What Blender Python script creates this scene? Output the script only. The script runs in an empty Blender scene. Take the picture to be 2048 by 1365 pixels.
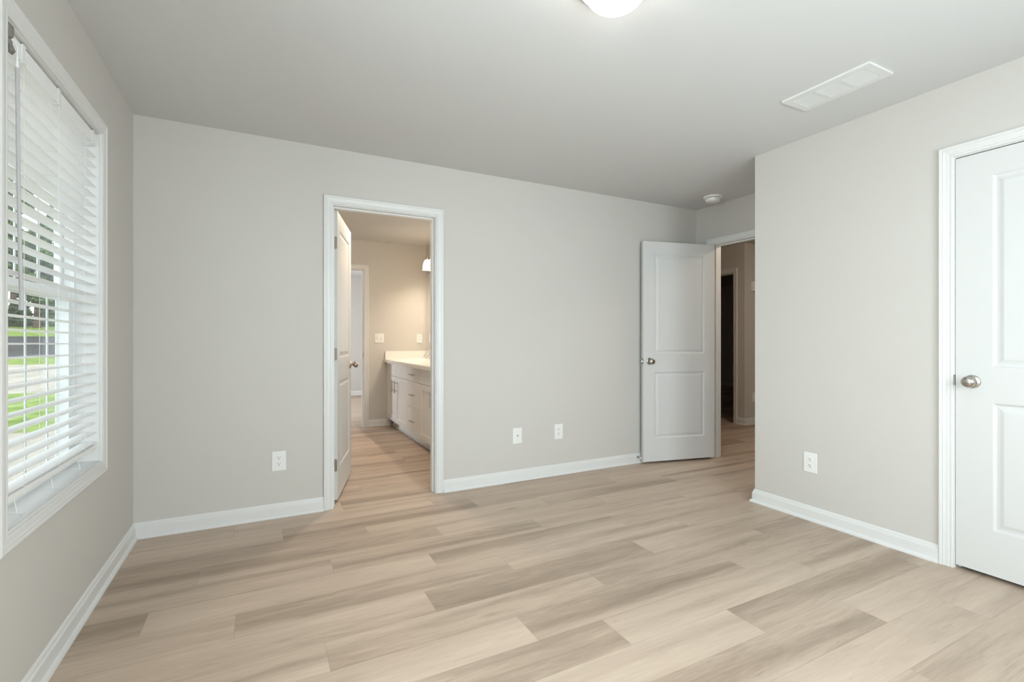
import bpy, bmesh, math, random
from math import sin, cos, pi, radians
from mathutils import Vector, Matrix

random.seed(7)
SC = bpy.context.scene
COL = SC.collection

# ------------------------------------------------------------------ camera, world, sun, daylight, exposure
cam_d = bpy.data.cameras.new('camera')
cam = bpy.data.objects.new('camera', cam_d)
COL.objects.link(cam)
cam.location = (0, 0, 1.1465)
cam.rotation_euler = (radians(90), 0, radians(-27.231))
cam_d.sensor_width = 36
cam_d.lens = 964.855 / 2048 * 36
cam_d.shift_y = -3.25 / 2048
cam_d.clip_start = 0.02
SC.camera = cam

SC.view_settings.view_transform = 'Standard'
SC.view_settings.look = 'None'
SC.view_settings.gamma = 1
SC.view_settings.use_curve_mapping = False
SC.view_settings.exposure = 0.06
SC.cycles.max_bounces = 14
SC.cycles.diffuse_bounces = 8
SC.cycles.transparent_max_bounces = 16

world = bpy.data.worlds.new('sky')
SC.world = world
world.use_nodes = True
wn = world.node_tree.nodes
wn['Background'].inputs[0].default_value = (0.90, 0.95, 1.0, 1)
wn['Background'].inputs[1].default_value = 2.4

def lamp(name, kind, loc, rot, energy, color, **kw):
    d = bpy.data.lights.new(name, kind)
    d.energy = energy
    d.color = color
    for k, v in kw.items():
        setattr(d, k, v)
    o = bpy.data.objects.new(name, d)
    COL.objects.link(o)
    o.location = loc
    o.rotation_euler = rot
    return o

DAY = (0.885, 0.945, 1.0)
lamp('sun', 'SUN', (20, -10, 30), (radians(28), radians(30), 0), 4.2, (1.0, 0.95, 0.86), angle=radians(1.5))
# daylight arriving at the window beside the camera and at the window of the room beyond the bathroom
lamp('daylight_window', 'AREA', (-1.05, 0.45, 1.4), (0, radians(-90), 0), 95, DAY, shape='RECTANGLE', size=1.5, size_y=0.95)
for xw in (0.75, 1.95):      # two windows in the wall behind the viewer
    lamp('daylight_rear', 'AREA', (xw, -1.05, 1.4), (radians(90), 0, 0), 66, DAY, shape='RECTANGLE', size=0.95, size_y=1.5)
lamp('daylight_far_room', 'AREA', (-1.05, 8.4, 1.4), (0, radians(-90), 0), 120, DAY, shape='RECTANGLE', size=1.5, size_y=0.95)

DOME_POWER = 19.0       # glass dome of the bedroom light
HALL_POWER = 75.0  # lamp added out of view in the hall
BATH_POWER = 130.0  # lamp added out of view in the bathroom
VANITY_POWER = 4.0
BULB_POWER = 560.0

# ------------------------------------------------------------------ dimensions
H = 2.44
XL, YB, XR, YRC, XE = -0.6665, 3.4578, 3.0865, 2.2453, 3.8583
YREAR = -0.66
WT = 0.115              # partition thickness
YB2 = YB + WT
XE2 = XE + WT

# ------------------------------------------------------------------ materials
def newmat(name):
    m = bpy.data.materials.new(name)
    m.use_nodes = True
    nt = m.node_tree
    b = nt.nodes['Principled BSDF']
    return m, nt, b

def paint(name, col, rough=0.6, bump=0.02, scale=220, spec=0.3, vary=0.015):
    m, nt, b = newmat(name)
    b.inputs['Roughness'].default_value = rough
    b.inputs['Specular IOR Level'].default_value = spec
    tc = nt.nodes.new('ShaderNodeTexCoord')
    n = nt.nodes.new('ShaderNodeTexNoise')
    n.inputs['Scale'].default_value = scale
    n.inputs['Detail'].default_value = 3
    nt.links.new(tc.outputs['Object'], n.inputs['Vector'])
    bp = nt.nodes.new('ShaderNodeBump')
    bp.inputs['Strength'].default_value = bump
    bp.inputs['Distance'].default_value = 0.002
    nt.links.new(n.outputs['Fac'], bp.inputs['Height'])
    nt.links.new(bp.outputs['Normal'], b.inputs['Normal'])
    n2 = nt.nodes.new('ShaderNodeTexNoise')
    n2.inputs['Scale'].default_value = 1.3
    nt.links.new(tc.outputs['Object'], n2.inputs['Vector'])
    r = nt.nodes.new('ShaderNodeValToRGB')
    r.color_ramp.elements[0].color = (*[c * (1 - vary) for c in col], 1)
    r.color_ramp.elements[1].color = (*[min(1, c * (1 + vary)) for c in col], 1)
    nt.links.new(n2.outputs['Fac'], r.inputs['Fac'])
    nt.links.new(r.outputs['Color'], b.inputs['Base Color'])
    return m

def metal(name, col, rough=0.28, metallic=1.0):
    m, nt, b = newmat(name)
    b.inputs['Base Color'].default_value = (*col, 1)
    b.inputs['Metallic'].default_value = metallic
    tc = nt.nodes.new('ShaderNodeTexCoord')
    n = nt.nodes.new('ShaderNodeTexNoise')
    n.inputs['Scale'].default_value = 300
    nt.links.new(tc.outputs['Object'], n.inputs['Vector'])
    mr = nt.nodes.new('ShaderNodeMapRange')
    mr.inputs['To Min'].default_value = rough * 0.8
    mr.inputs['To Max'].default_value = rough * 1.2
    nt.links.new(n.outputs['Fac'], mr.inputs['Value'])
    nt.links.new(mr.outputs['Result'], b.inputs['Roughness'])
    return m

def glow(name, col, strength):
    m, nt, b = newmat(name)
    b.inputs['Base Color'].default_value = (0.9, 0.9, 0.88, 1)
    b.inputs['Roughness'].default_value = 0.25
    b.inputs['Emission Color'].default_value = (*col, 1)
    b.inputs['Emission Strength'].default_value = strength
    return m

M = {}
M['wall'] = paint('greige_wall_paint', (0.575, 0.553, 0.521), 0.75)
M['ceiling'] = paint('ceiling_paint', (0.618, 0.618, 0.616), 0.85, 0.03, 160)
M['trim'] = paint('white_trim_paint', (0.70, 0.70, 0.692), 0.35, 0.0, 90, 0.45, 0.005)
M['door'] = paint('white_door_paint', (0.645, 0.645, 0.64), 0.4, 0.0, 120, 0.4, 0.005)
M['plastic'] = paint('white_plastic', (0.79, 0.79, 0.775), 0.3, 0.0, 50, 0.5, 0.003)
M['blind'] = paint('white_faux_wood', (0.86, 0.86, 0.86), 0.35, 0.01, 60, 0.5, 0.005)
M['vinyl'] = paint('white_vinyl', (0.84, 0.86, 0.86), 0.35, 0.0, 60, 0.5, 0.003)
M['cabinet'] = paint('white_cabinet_paint', (0.80, 0.795, 0.785), 0.4, 0.01, 80, 0.4, 0.004)
M['counter'] = paint('cultured_marble', (0.86, 0.84, 0.80), 0.15, 0.0, 8, 0.5, 0.02)
M['cord'] = paint('blind_cord', (0.72, 0.72, 0.70), 0.7, 0.0)
M['clip'] = paint('frosted_clip', (0.85, 0.87, 0.87), 0.15, 0.0)
M['wand'] = paint('grey_wand_plastic', (0.50, 0.49, 0.50), 0.35, 0.0)
M['bracket'] = paint('brown_grey_bracket', (0.20, 0.18, 0.165), 0.5, 0.0)
M['dark'] = paint('dark_slot', (0.02, 0.02, 0.02), 0.6, 0.0)
M['nickel'] = metal('satin_nickel', (0.50, 0.47, 0.43), 0.26)
M['bronze'] = metal('warm_nickel', (0.42, 0.36, 0.29), 0.30)
M['hinge'] = metal('hinge_metal', (0.40, 0.375, 0.345), 0.42)
M['chrome'] = metal('chrome', (0.75, 0.75, 0.76), 0.08)
M['mirror'] = metal('mirror_silver', (0.90, 0.90, 0.89), 0.012)
M['rubber'] = paint('white_rubber', (0.8, 0.8, 0.78), 0.6, 0.0)
M['dome'] = glow('lit_glass_dome', (1.0, 0.97, 0.93), DOME_POWER)
M['dome_dim_added'] = glow('added_dim_dome', (1.0, 0.80, 0.60), 7.0)
M['dome_bath_added'] = glow('lit_added_bath_dome', (1.0, 0.84, 0.65), BATH_POWER)
M['dome_hall_added'] = glow('lit_added_hall_dome', (1.0, 0.83, 0.65), HALL_POWER)
M['bulb'] = glow('lit_bulb', (1.0, 0.85, 0.67), BULB_POWER)
M['shade'] = glow('lit_vanity_shade', (1.0, 0.76, 0.50), VANITY_POWER)

def glass_mat():
    m = bpy.data.materials.new('window_glass')
    m.use_nodes = True
    nt = m.node_tree
    nt.nodes.remove(nt.nodes['Principled BSDF'])
    out = nt.nodes['Material Output']
    t = nt.nodes.new('ShaderNodeBsdfTransparent')
    t.inputs[0].default_value = (0.93, 0.96, 0.95, 1)
    g = nt.nodes.new('ShaderNodeBsdfGlossy')
    g.inputs['Roughness'].default_value = 0.02
    fr = nt.nodes.new('ShaderNodeFresnel')
    gm = nt.nodes.new('ShaderNodeNewGeometry')
    mr = nt.nodes.new('ShaderNodeMapRange')      # same reflectance on both sides of the pane
    mr.inputs['To Min'].default_value = 1.35; mr.inputs['To Max'].default_value = 1/1.35
    nt.links.new(gm.outputs['Backfacing'], mr.inputs['Value'])
    nt.links.new(mr.outputs['Result'], fr.inputs['IOR'])
    mx = nt.nodes.new('ShaderNodeMixShader')
    nt.links.new(fr.outputs[0], mx.inputs[0])
    nt.links.new(t.outputs[0], mx.inputs[1])
    nt.links.new(g.outputs[0], mx.inputs[2])
    nt.links.new(mx.outputs[0], out.inputs['Surface'])
    return m
M['glass'] = glass_mat()

def floor_mat():
    m, nt, b = newmat('oak_vinyl_plank')
    N, L = nt.nodes, nt.links
    tc = N.new('ShaderNodeTexCoord')
    at = N.new('ShaderNodeAttribute'); at.attribute_name = 'plank'
    sp = N.new('ShaderNodeSeparateColor'); L.new(at.outputs['Color'], sp.inputs[0])
    uv = N.new('ShaderNodeUVMap'); uv.uv_map = 'UVMap'
    def noise(sx, sy, det, dist, wmul):
        mp = N.new('ShaderNodeMapping'); mp.inputs['Scale'].default_value = (sx, sy, 1)
        L.new(tc.outputs['Object'], mp.inputs['Vector'])
        n = N.new('ShaderNodeTexNoise'); n.noise_dimensions = '4D'
        n.inputs['Scale'].default_value = 1; n.inputs['Detail'].default_value = det
        n.inputs['Distortion'].default_value = dist; n.inputs['Roughness'].default_value = 0.55
        mu = N.new('ShaderNodeMath'); mu.operation = 'MULTIPLY'; mu.inputs[1].default_value = wmul
        L.new(sp.outputs[0], mu.inputs[0]); L.new(mu.outputs[0], n.inputs['W'])
        L.new(mp.outputs[0], n.inputs['Vector'])
        return n.outputs['Fac']
    def math_(op, a, bb):
        x = N.new('ShaderNodeMath'); x.operation = op
        for i, v in enumerate((a, bb)):
            if isinstance(v, (int, float)): x.inputs[i].default_value = v
            else: L.new(v, x.inputs[i])
        return x.outputs[0]
    band = noise(0.32, 6.5, 1.5, 0.45, 37.0)        # broad soft bands along the board
    figure = noise(2.6, 24.0, 7.0, 1.7, 91.0)       # cathedral figure
    grain = noise(7.0, 150.0, 4.0, 0.3, 53.0)       # fine pores
    fleck = N.new('ShaderNodeMapRange'); fleck.inputs['From Min'].default_value = 0.60; fleck.inputs['From Max'].default_value = 0.74
    L.new(noise(9.0, 85.0, 5.0, 0.8, 17.0), fleck.inputs['Value'])
    f = math_('MULTIPLY', math_('SUBTRACT', band, 0.5), 1.75)
    f = math_('ADD', f, math_('MULTIPLY', math_('SUBTRACT', figure, 0.5), 0.75))
    f = math_('ADD', f, math_('MULTIPLY', math_('SUBTRACT', grain, 0.5), 0.30))
    f = math_('ADD', f, math_('MULTIPLY', math_('SUBTRACT', sp.outputs[1], 0.5), 0.25))
    f = math_('SUBTRACT', f, math_('MULTIPLY', fleck.outputs['Result'], 0.20))
    f = math_('ADD', f, 0.55)
    r = N.new('ShaderNodeValToRGB')
    cr = r.color_ramp
    cr.elements[0].position = 0.0; cr.elements[0].color = (0.262, 0.197, 0.147, 1)
    cr.elements[1].position = 1.0; cr.elements[1].color = (0.580, 0.468, 0.374, 1)
    e = cr.elements.new(0.35); e.color = (0.370, 0.285, 0.220, 1)
    e = cr.elements.new(0.62); e.color = (0.475, 0.376, 0.296, 1)
    L.new(f, r.inputs['Fac'])
    # knots
    vo = N.new('ShaderNodeTexVoronoi'); vo.feature = 'F1'
    mp = N.new('ShaderNodeMapping'); mp.inputs['Scale'].default_value = (0.9, 3.2, 1)
    L.new(tc.outputs['Object'], mp.inputs['Vector']); L.new(mp.outputs[0], vo.inputs['Vector'])
    vo.inputs['Scale'].default_value = 1.0
    kn = N.new('ShaderNodeMapRange'); kn.inputs['From Min'].default_value = 0.015; kn.inputs['From Max'].default_value = 0.07
    kn.inputs['To Min'].default_value = 0.45; kn.inputs['To Max'].default_value = 0.0
    L.new(vo.outputs['Distance'], kn.inputs['Value'])
    mk = N.new('ShaderNodeMixRGB'); mk.inputs[2].default_value = (0.20, 0.145, 0.10, 1)
    L.new(kn.outputs['Result'], mk.inputs[0]); L.new(r.outputs['Color'], mk.inputs[1])
    # fine joint lines
    su = N.new('ShaderNodeSeparateXYZ'); L.new(uv.outputs[0], su.inputs[0])
    ed = math_('MINIMUM', math_('MINIMUM', su.outputs[0], math_('SUBTRACT', 1.21, su.outputs[0])),
               math_('MINIMUM', su.outputs[1], math_('SUBTRACT', 0.1815, su.outputs[1])))
    jr = N.new('ShaderNodeMapRange'); jr.inputs['From Min'].default_value = 0.0004; jr.inputs['From Max'].default_value = 0.0016
    jr.inputs['To Min'].default_value = 0.35; jr.inputs['To Max'].default_value = 0.0
    L.new(ed, jr.inputs['Value'])
    mj = N.new('ShaderNodeMixRGB'); mj.inputs[2].default_value = (0.20, 0.145, 0.10, 1)
    L.new(jr.outputs['Result'], mj.inputs[0]); L.new(mk.outputs[0], mj.inputs[1])
    L.new(mj.outputs[0], b.inputs['Base Color'])
    b.inputs['Roughness'].default_value = 0.46
    b.inputs['Specular IOR Level'].default_value = 0.4
    bp = N.new('ShaderNodeBump'); bp.inputs['Strength'].default_value = 0.06; bp.inputs['Distance'].default_value = 0.002
    L.new(grain, bp.inputs['Height']); L.new(bp.outputs[0], b.inputs['Normal'])
    return m
M['floor'] = floor_mat()

def speckle(name, c0, c1, scale, rough=0.9):
    m, nt, b = newmat(name)
    tc = nt.nodes.new('ShaderNodeTexCoord')
    n = nt.nodes.new('ShaderNodeTexNoise'); n.inputs['Scale'].default_value = scale; n.inputs['Detail'].default_value = 6
    nt.links.new(tc.outputs['Object'], n.inputs['Vector'])
    r = nt.nodes.new('ShaderNodeValToRGB')
    r.color_ramp.elements[0].position = 0.3; r.color_ramp.elements[0].color = (*c0, 1)
    r.color_ramp.elements[1].position = 0.7; r.color_ramp.elements[1].color = (*c1, 1)
    nt.links.new(n.outputs['Fac'], r.inputs['Fac']); nt.links.new(r.outputs['Color'], b.inputs['Base Color'])
    b.inputs['Roughness'].default_value = rough
    b.inputs['Specular IOR Level'].default_value = 0.1
    return m
M['grass'] = speckle('lawn_grass', (0.10, 0.17, 0.03), (0.24, 0.32, 0.08), 2.0)
M['concrete'] = speckle('pale_concrete', (0.30, 0.275, 0.25), (0.40, 0.37, 0.335), 1.5)
M['asphalt'] = speckle('grey_asphalt', (0.030, 0.030, 0.034), (0.07, 0.07, 0.078), 0.5)
M['leaf'] = speckle('tree_leaves', (0.035, 0.085, 0.025), (0.13, 0.20, 0.07), 1.5)
M['bark'] = speckle('tree_bark', (0.07, 0.05, 0.04), (0.16, 0.12, 0.09), 6)

# ------------------------------------------------------------------ mesh helpers
def link_mesh(name, bm, mat, parent=None, smooth=False, fix=True):
    if fix:
        bmesh.ops.recalc_face_normals(bm, faces=bm.faces)
    me = bpy.data.meshes.new(name)
    bm.to_mesh(me); bm.free()
    me.materials.append(mat)
    if smooth:
        me.polygons.foreach_set('use_smooth', [True] * len(me.polygons))
        me.set_sharp_from_angle(angle=radians(38))
    o = bpy.data.objects.new(name, me)
    COL.objects.link(o)
    if parent: o.parent = parent
    return o

def box(bm, x0, x1, y0, y1, z0, z1, bev=0.0):
    v = [bm.verts.new(p) for p in ((x0,y0,z0),(x1,y0,z0),(x1,y1,z0),(x0,y1,z0),(x0,y0,z1),(x1,y0,z1),(x1,y1,z1),(x0,y1,z1))]
    fs = [bm.faces.new([v[i] for i in q]) for q in ((0,3,2,1),(4,5,6,7),(0,1,5,4),(1,2,6,5),(2,3,7,6),(3,0,4,7))]
    if bev > 0:
        es = list({e for f in fs for e in f.edges})
        bmesh.ops.bevel(bm, geom=es, offset=bev, segments=2, affect='EDGES', profile=0.5)

def boxes(name, mat, lst, parent=None, bev=0.0):
    bm = bmesh.new()
    for b in lst: box(bm, *b, bev=bev)
    return link_mesh(name, bm, mat, parent)

def lathe(bm, prof, origin, axis, n=32):
    """profile (r, h) turned about axis through origin"""
    a = Vector(axis).normalized()
    u = a.orthogonal().normalized(); w = a.cross(u)
    o = Vector(origin)
    rings = []
    for r, h in prof:
        if r < 1e-6:
            rings.append([bm.verts.new(o + a * h)])
        else:
            rings.append([bm.verts.new(o + a * h + (u * cos(2*pi*k/n) + w * sin(2*pi*k/n)) * r) for k in range(n)])
    for A, B in zip(rings, rings[1:]):
        for k in range(n):
            q = [A[k % len(A)], A[(k+1) % n % len(A)], B[(k+1) % n % len(B)], B[k % len(B)]]
            s = []
            for x in q:
                if x not in s: s.append(x)
            if len(s) > 2: bm.faces.new(s)
    if len(rings[0]) > 1: bm.faces.new(rings[0])
    if len(rings[-1]) > 1: bm.faces.new(rings[-1])

def tube(bm, pts, r, n=8):
    pts = [Vector(p) for p in pts]
    rings = []
    for i, p in enumerate(pts):
        d = (pts[min(i+1, len(pts)-1)] - pts[max(i-1, 0)]).normalized()
        u = d.orthogonal().normalized() if i == 0 else (pu - d * pu.dot(d)).normalized()
        pu = u; w = d.cross(u)
        rr = r[i] if isinstance(r, (list, tuple)) else r
        rings.append([bm.verts.new(p + (u*cos(2*pi*k/n) + w*sin(2*pi*k/n)) * rr) for k in range(n)])
    for A, B in zip(rings, rings[1:]):
        for k in range(n):
            bm.faces.new([A[k], A[(k+1) % n], B[(k+1) % n], B[k]])
    bm.faces.new(rings[0]); bm.faces.new(rings[-1])

def sweep(bm, path, prof, mapf, closed=False):
    """mitred sweep: path = 2D points, profile = (offset to the left of travel, depth)"""
    n = len(path)
    P = [Vector(p) for p in path]
    def nrm(a, b):
        d = (b - a).normalized(); return Vector((-d.y, d.x))
    mit = []
    for i in range(n):
        if closed or 0 < i < n-1:
            a = nrm(P[i-1], P[i]); b = nrm(P[i], P[(i+1) % n])
            m = (a + b); m = m / (m.length_squared / 2) if m.length > 1e-6 else a
        elif i == 0: m = nrm(P[0], P[1])
        else: m = nrm(P[-2], P[-1])
        mit.append(m)
    rings = [[bm.verts.new(mapf(p + m * o, d)) for o, d in prof] for p, m in zip(P, mit)]
    k = len(prof)
    for i in range(n if closed else n-1):
        A, B = rings[i], rings[(i+1) % n]
        for j in range(k):
            bm.faces.new([A[j], A[(j+1) % k], B[(j+1) % k], B[j]])
    if not closed:
        bm.faces.new(rings[0]); bm.faces.new(rings[-1])

def tag(o, label=None, cat=None, group=None, kind=None):
    if label: o['label'] = label
    if cat: o['category'] = cat
    if group: o['group'] = group
    if kind: o['kind'] = kind
    return o

def empty(name, loc=(0,0,0), rz=0.0):
    o = bpy.data.objects.new(name, None)
    o.empty_display_size = 0.05
    COL.objects.link(o)
    o.location = loc; o.rotation_euler = (0, 0, rz)
    return o

def struct(o, label, cat):
    return tag(o, label, cat, kind='structure')

def copy_tree(o, parent=None):
    c = o.copy(); COL.objects.link(c)
    if parent: c.parent = parent
    for ch in list(o.children):
        copy_tree(ch, c)
    return c

# ------------------------------------------------------------------ the shell
# floor: one mesh, every board a face with its own random tone
PW, PL, PY = 0.1815, 1.21, 1.04
JOINT = {6: 0.648, 5: 0.205, 7: -0.103, 8: -0.428, 9: 0.308, 10: -0.28, 2: 1.745, 3: 1.229, 4: 2.14, 1: 2.245,
         0: 0.23, -1: 0.787, 11: 0.55, 13: -0.157}
TONE = {(6,0):.10,(6,-1):.80,(7,0):.35,(7,-1):.75,(8,-1):.10,(8,0):.85,(9,-1):.30,(9,0):.75,(10,-1):.25,(10,0):.50,(5,0):.20,(5,-1):.80,
        (3,-1):.30,(3,0):.80,(2,0):.20,(2,-1):.85,(4,-1):.20,(4,0):.75,(1,-1):.35,(1,0):.70,(5,1):.20,(5,2):.70,(7,1):.20,(7,2):.40}
def build_floor():
    bm = bmesh.new()
    col = bm.loops.layers.float_color.new('plank')
    uvl = bm.loops.layers.uv.new('UVMap')
    rnd = random.Random(11)
    x0, x1, y0, y1 = XL, 10.25, YREAR, 10.4
    k0 = int(math.floor((y0 - PY) / PW)) - 1
    k1 = int(math.ceil((y1 - PY) / PW)) + 1
    for k in range(k0, k1):
        # row k spans PY+(k-1)*PW .. PY+k*PW so that row 1 starts at PY
        ya, yb = PY + (k-1) * PW, PY + k * PW
        if yb < y0 or ya > y1: continue
        off = JOINT.get(k, rnd.random() * PL)
        i0 = int(math.floor((x0 - off) / PL)); i1 = int(math.ceil((x1 - off) / PL))
        for i in range(i0, i1):
            xa, xb = off + i * PL, off + (i+1) * PL
            r, t, q = rnd.random(), rnd.random(), rnd.random()
            t = TONE.get((k, i), t)
            cx0, cx1 = max(xa, x0), min(xb, x1); cy0, cy1 = max(ya, y0), min(yb, y1)
            if cx1 <= cx0 or cy1 <= cy0: continue
            pts = [(cx0,cy0),(cx1,cy0),(cx1,cy1),(cx0,cy1)]
            f = bm.faces.new([bm.verts.new((x, y, 0)) for x, y in pts])
            for lp, (x, y) in zip(f.loops, pts):
                lp[col] = (r, t, q, 1); lp[uvl].uv = (x - xa, y - ya)
    bmesh.ops.remove_doubles(bm, verts=bm.verts, dist=1e-6)
    o = link_mesh('floor', bm, M['floor'])
    return o
struct(build_floor(), 'pale oak plank floor running through the bedroom, bathroom and hall', 'floor')

struct(boxes('ceiling', M['ceiling'], [(XL-0.15, XE2, YREAR-0.15, YB2, H, H+0.12)]), 'smooth grey-white bedroom ceiling', 'ceiling')

# windows: clear opening y0..y1, z 0.595..2.08
WZ0, WZ1 = 0.595, 2.080
WY0, WY1 = 1.908, 2.816
TY0, TY1 = 0.0, 0.908          # twin window beside the camera
XO = XL - 0.150                # outer face of the left wall
LN = 0.015                     # liner thickness
def wall_with_windows(name, ys, y0, y1):
    L = []
    cur = y0
    for a, b in ys:
        a -= LN; b += LN
        L += [(XO, XL, cur, a, 0, H), (XO, XL, a, b, 0, WZ0-LN), (XO, XL, a, b, WZ1+LN, H)]
        cur = b
    L.append((XO, XL, cur, y1, 0, H))
    return boxes(name, M['wall'], L)
struct(wall_with_windows('wall_left', [(TY0, TY1), (WY0, WY1)], YREAR-0.15, YB), 'greige painted wall on the left with the blind-covered window', 'wall')

# bathroom doorway in the back wall, entry doorway in the alcove end wall, closet doorway in the right wall
BX0, BX1 = 0.419, 1.135        # clear opening
EY0, EY1 = 2.497, 3.261
CY0, CY1 = 0.371-0.003, 1.136
DH = 2.056                     # head of openings
JB = 0.018                     # jamb board
def wall_x(name, y0, y1, x0, x1, ops, mat=None):
    L = []; cur = x0
    for a, b in ops:
        a -= JB; b += JB
        L += [(cur, a, y0, y1, 0, H), (a, b, y0, y1, DH+JB, H)]; cur = b
    L.append((cur, x1, y0, y1, 0, H))
    return boxes(name, mat or M['wall'], L)
def wall_y(name, x0, x1, y0, y1, ops, mat=None):
    L = []; cur = y0
    for a, b in ops:
        a -= JB; b += JB
        L += [(x0, x1, cur, a, 0, H), (x0, x1, a, b, DH+JB, H)]; cur = b
    L.append((x0, x1, cur, y1, 0, H))
    return boxes(name, mat or M['wall'], L)
struct(wall_x('wall_back', YB, YB2, XO, XE2, [(BX0, BX1)]), 'greige back wall holding the bathroom doorway', 'wall')
struct(wall_y('wall_right', XR, XR+WT, YREAR, YRC, [(CY0, CY1)]), 'greige wall on the right holding the closed closet door', 'wall')
struct(boxes('wall_alcove', M['wall'], [(XR+WT, XE2, YRC-WT, YRC, 0, H)]), 'short greige return wall of the entry alcove', 'wall')
struct(wall_y('wall_entry', XE, XE2, YRC, YB, [(EY0, EY1)]), 'greige wall above the entry doorway at the end of the alcove', 'wall')
RW = [(0.296, 1.204), (1.496, 2.404)]
YRO = YREAR-0.150
def rear_wall():
    L = []; cur = XL
    for a, b in RW:
        a -= LN; b += LN
        L += [(cur, a, YRO, YREAR, 0, H), (a, b, YRO, YREAR, 0, WZ0-LN), (a, b, YRO, YREAR, WZ1+LN, H)]; cur = b
    L.append((cur, XE2, YRO, YREAR, 0, H))
    return boxes('wall_rear', M['wall'], L)
struct(rear_wall(), 'greige wall behind the viewer', 'wall')
struct(boxes('wall_closet', M['wall'], [(XE, XE2, YREAR, YRC-WT, 0, H)]), 'plain walls inside the closet', 'wall')

# bathroom
BXL, BXR, BYF = -0.40, 2.0, 6.49
BYF2 = BYF + WT
FX0, FX1 = 0.448, 1.160
struct(wall_x('wall_bathroom_far', BYF, BYF2, BXL-WT, BXR+WT, [(FX0, FX1)]), 'warm-lit far wall of the bathroom', 'wall')
struct(boxes('wall_bathroom_right', M['wall'], [(BXR, BXR+WT, YB2, BYF, 0, H)]), 'bathroom wall behind the vanity', 'wall')
struct(boxes('wall_bathroom_left', M['wall'], [(BXL-WT, BXL, YB2, BYF, 0, H)]), 'bathroom wall opposite the vanity', 'wall')
struct(boxes('ceiling_bathroom', M['ceiling'], [(BXL-WT, BXR+WT, YB2, BYF2, H, H+0.12)]), 'bathroom ceiling', 'ceiling')
# room beyond the bathroom
RYF = 10.28
def far_room():
    a, b = 7.95-LN, 8.86+LN
    L = [(XO, XL, BYF2, a, 0, H), (XO, XL, a, b, 0, WZ0-LN), (XO, XL, a, b, WZ1+LN, H), (XO, XL, b, RYF+WT, 0, H),
         (XL, BXR+WT, RYF, RYF+WT, 0, H), (BXR, BXR+WT, BYF2, RYF, 0, H), (XO, BXL-WT, BYF, BYF2, 0, H)]
    return boxes('wall_far_room', M['wall'], L)
struct(far_room(), 'cool-lit walls of the room beyond the bathroom', 'wall')
struct(boxes('ceiling_far_room', M['ceiling'], [(XO, BXR+WT, BYF2, RYF+WT, H, H+0.12)]), 'ceiling of the room beyond the bathroom', 'ceiling')
# hall and the dark room beyond it
HX, HYC = 5.715, 4.31
DY0, DY1 = 4.482, 5.244
struct(wall_y('wall_hall_far', HX, HX+WT, HYC, 6.1, [(DY0, DY1)]), 'shaded hall wall holding the doorway to the dark room', 'wall')
struct(boxes('wall_hall_return', M['wall'], [(HX+WT, 8.0, HYC, HYC+WT, 0, H)]), 'hall wall turning the corner to the right', 'wall')
struct(boxes('wall_hall_sides', M['wall'], [(XE2, HX, 6.0, 6.1, 0, H), (XE, XE2, YB2, 6.0, 0, H), (XE2, 8.0, 1.9, 2.0, 0, H),
        (8.0, 8.1, 1.9, HYC+WT, 0, H)]), 'hall walls hidden beside the entry doorway', 'wall')
struct(boxes('ceiling_hall', M['ceiling'], [(XE2, 8.1, 1.9, HYC+WT, H, H+0.12), (XE2, HX+WT, HYC+WT, 6.1, H, H+0.12)]), 'hall ceiling', 'ceiling')
struct(boxes('wall_dark_room', M['wall'], [(10.15, 10.25, HYC+WT, 10.4, 0, H), (HX+WT, 10.15, 10.3, 10.4, 0, H), (8.0, 10.15, HYC, HYC+WT, 0, H),
        (HX, HX+WT, 6.1, 10.4, 0, H)]), 'walls of the unlit room beyond the hall', 'wall')
struct(boxes('ceiling_dark_room', M['ceiling'], [(HX+WT, 10.25, HYC+WT, 10.4, H, H+0.12)]), 'ceiling of the unlit room', 'ceiling')

# ------------------------------------------------------------------ trim
BASE = [(0,0),(0.026,0),(0.0255,0.007),(0.022,0.014),(0.0155,0.0185),(0.0135,0.020),(0.0135,0.062),(0.0125,0.068),(0.0085,0.073),(0.0075,0.080),(0.005,0.086),(0.002,0.090),(0,0.090)]
def baseboard(name, path, label):
    bm = bmesh.new()
    sweep(bm, path, BASE, lambda p, d: (p.x, p.y, d))
    return struct(link_mesh(name, bm, M['trim']), label, 'baseboard')
CW = 0.057
baseboard('baseboard_left', [(XL, YREAR), (XL, YB)][::-1], 'white baseboard along the left wall under the window')
baseboard('baseboard_back', [(BX0-0.005-CW, YB), (XL+0.0, YB)], 'white baseboard left of the bathroom doorway')
baseboard('baseboard_center', [(XE, EY1+0.005+CW), (XE, YB), (BX1+0.005+CW, YB)], 'white baseboard between the bathroom doorway and the entry door')
baseboard('baseboard_right', [(XE, YRC), (XR, YRC), (XR, CY1+0.005+CW)][::-1], 'white baseboard under the right wall, turning its corner')
baseboard('baseboard_bathroom', [(1.51, BYF), (FX1+0.005+CW, BYF)], 'white baseboard on the bathroom far wall')
baseboard('baseboard_far_room', [(BXR, BYF2), (BXR, RYF), (XL, RYF)], 'white baseboard in the room beyond the bathroom')
baseboard('baseboard_hall', [(8.0, HYC), (HX, HYC), (HX, DY0-0.005-CW)], 'white baseboard wrapping the hall corner')
baseboard('baseboard_dark_room', [(10.15, HYC+WT), (10.15, 10.3)], 'white baseboard in the unlit room')

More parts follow.
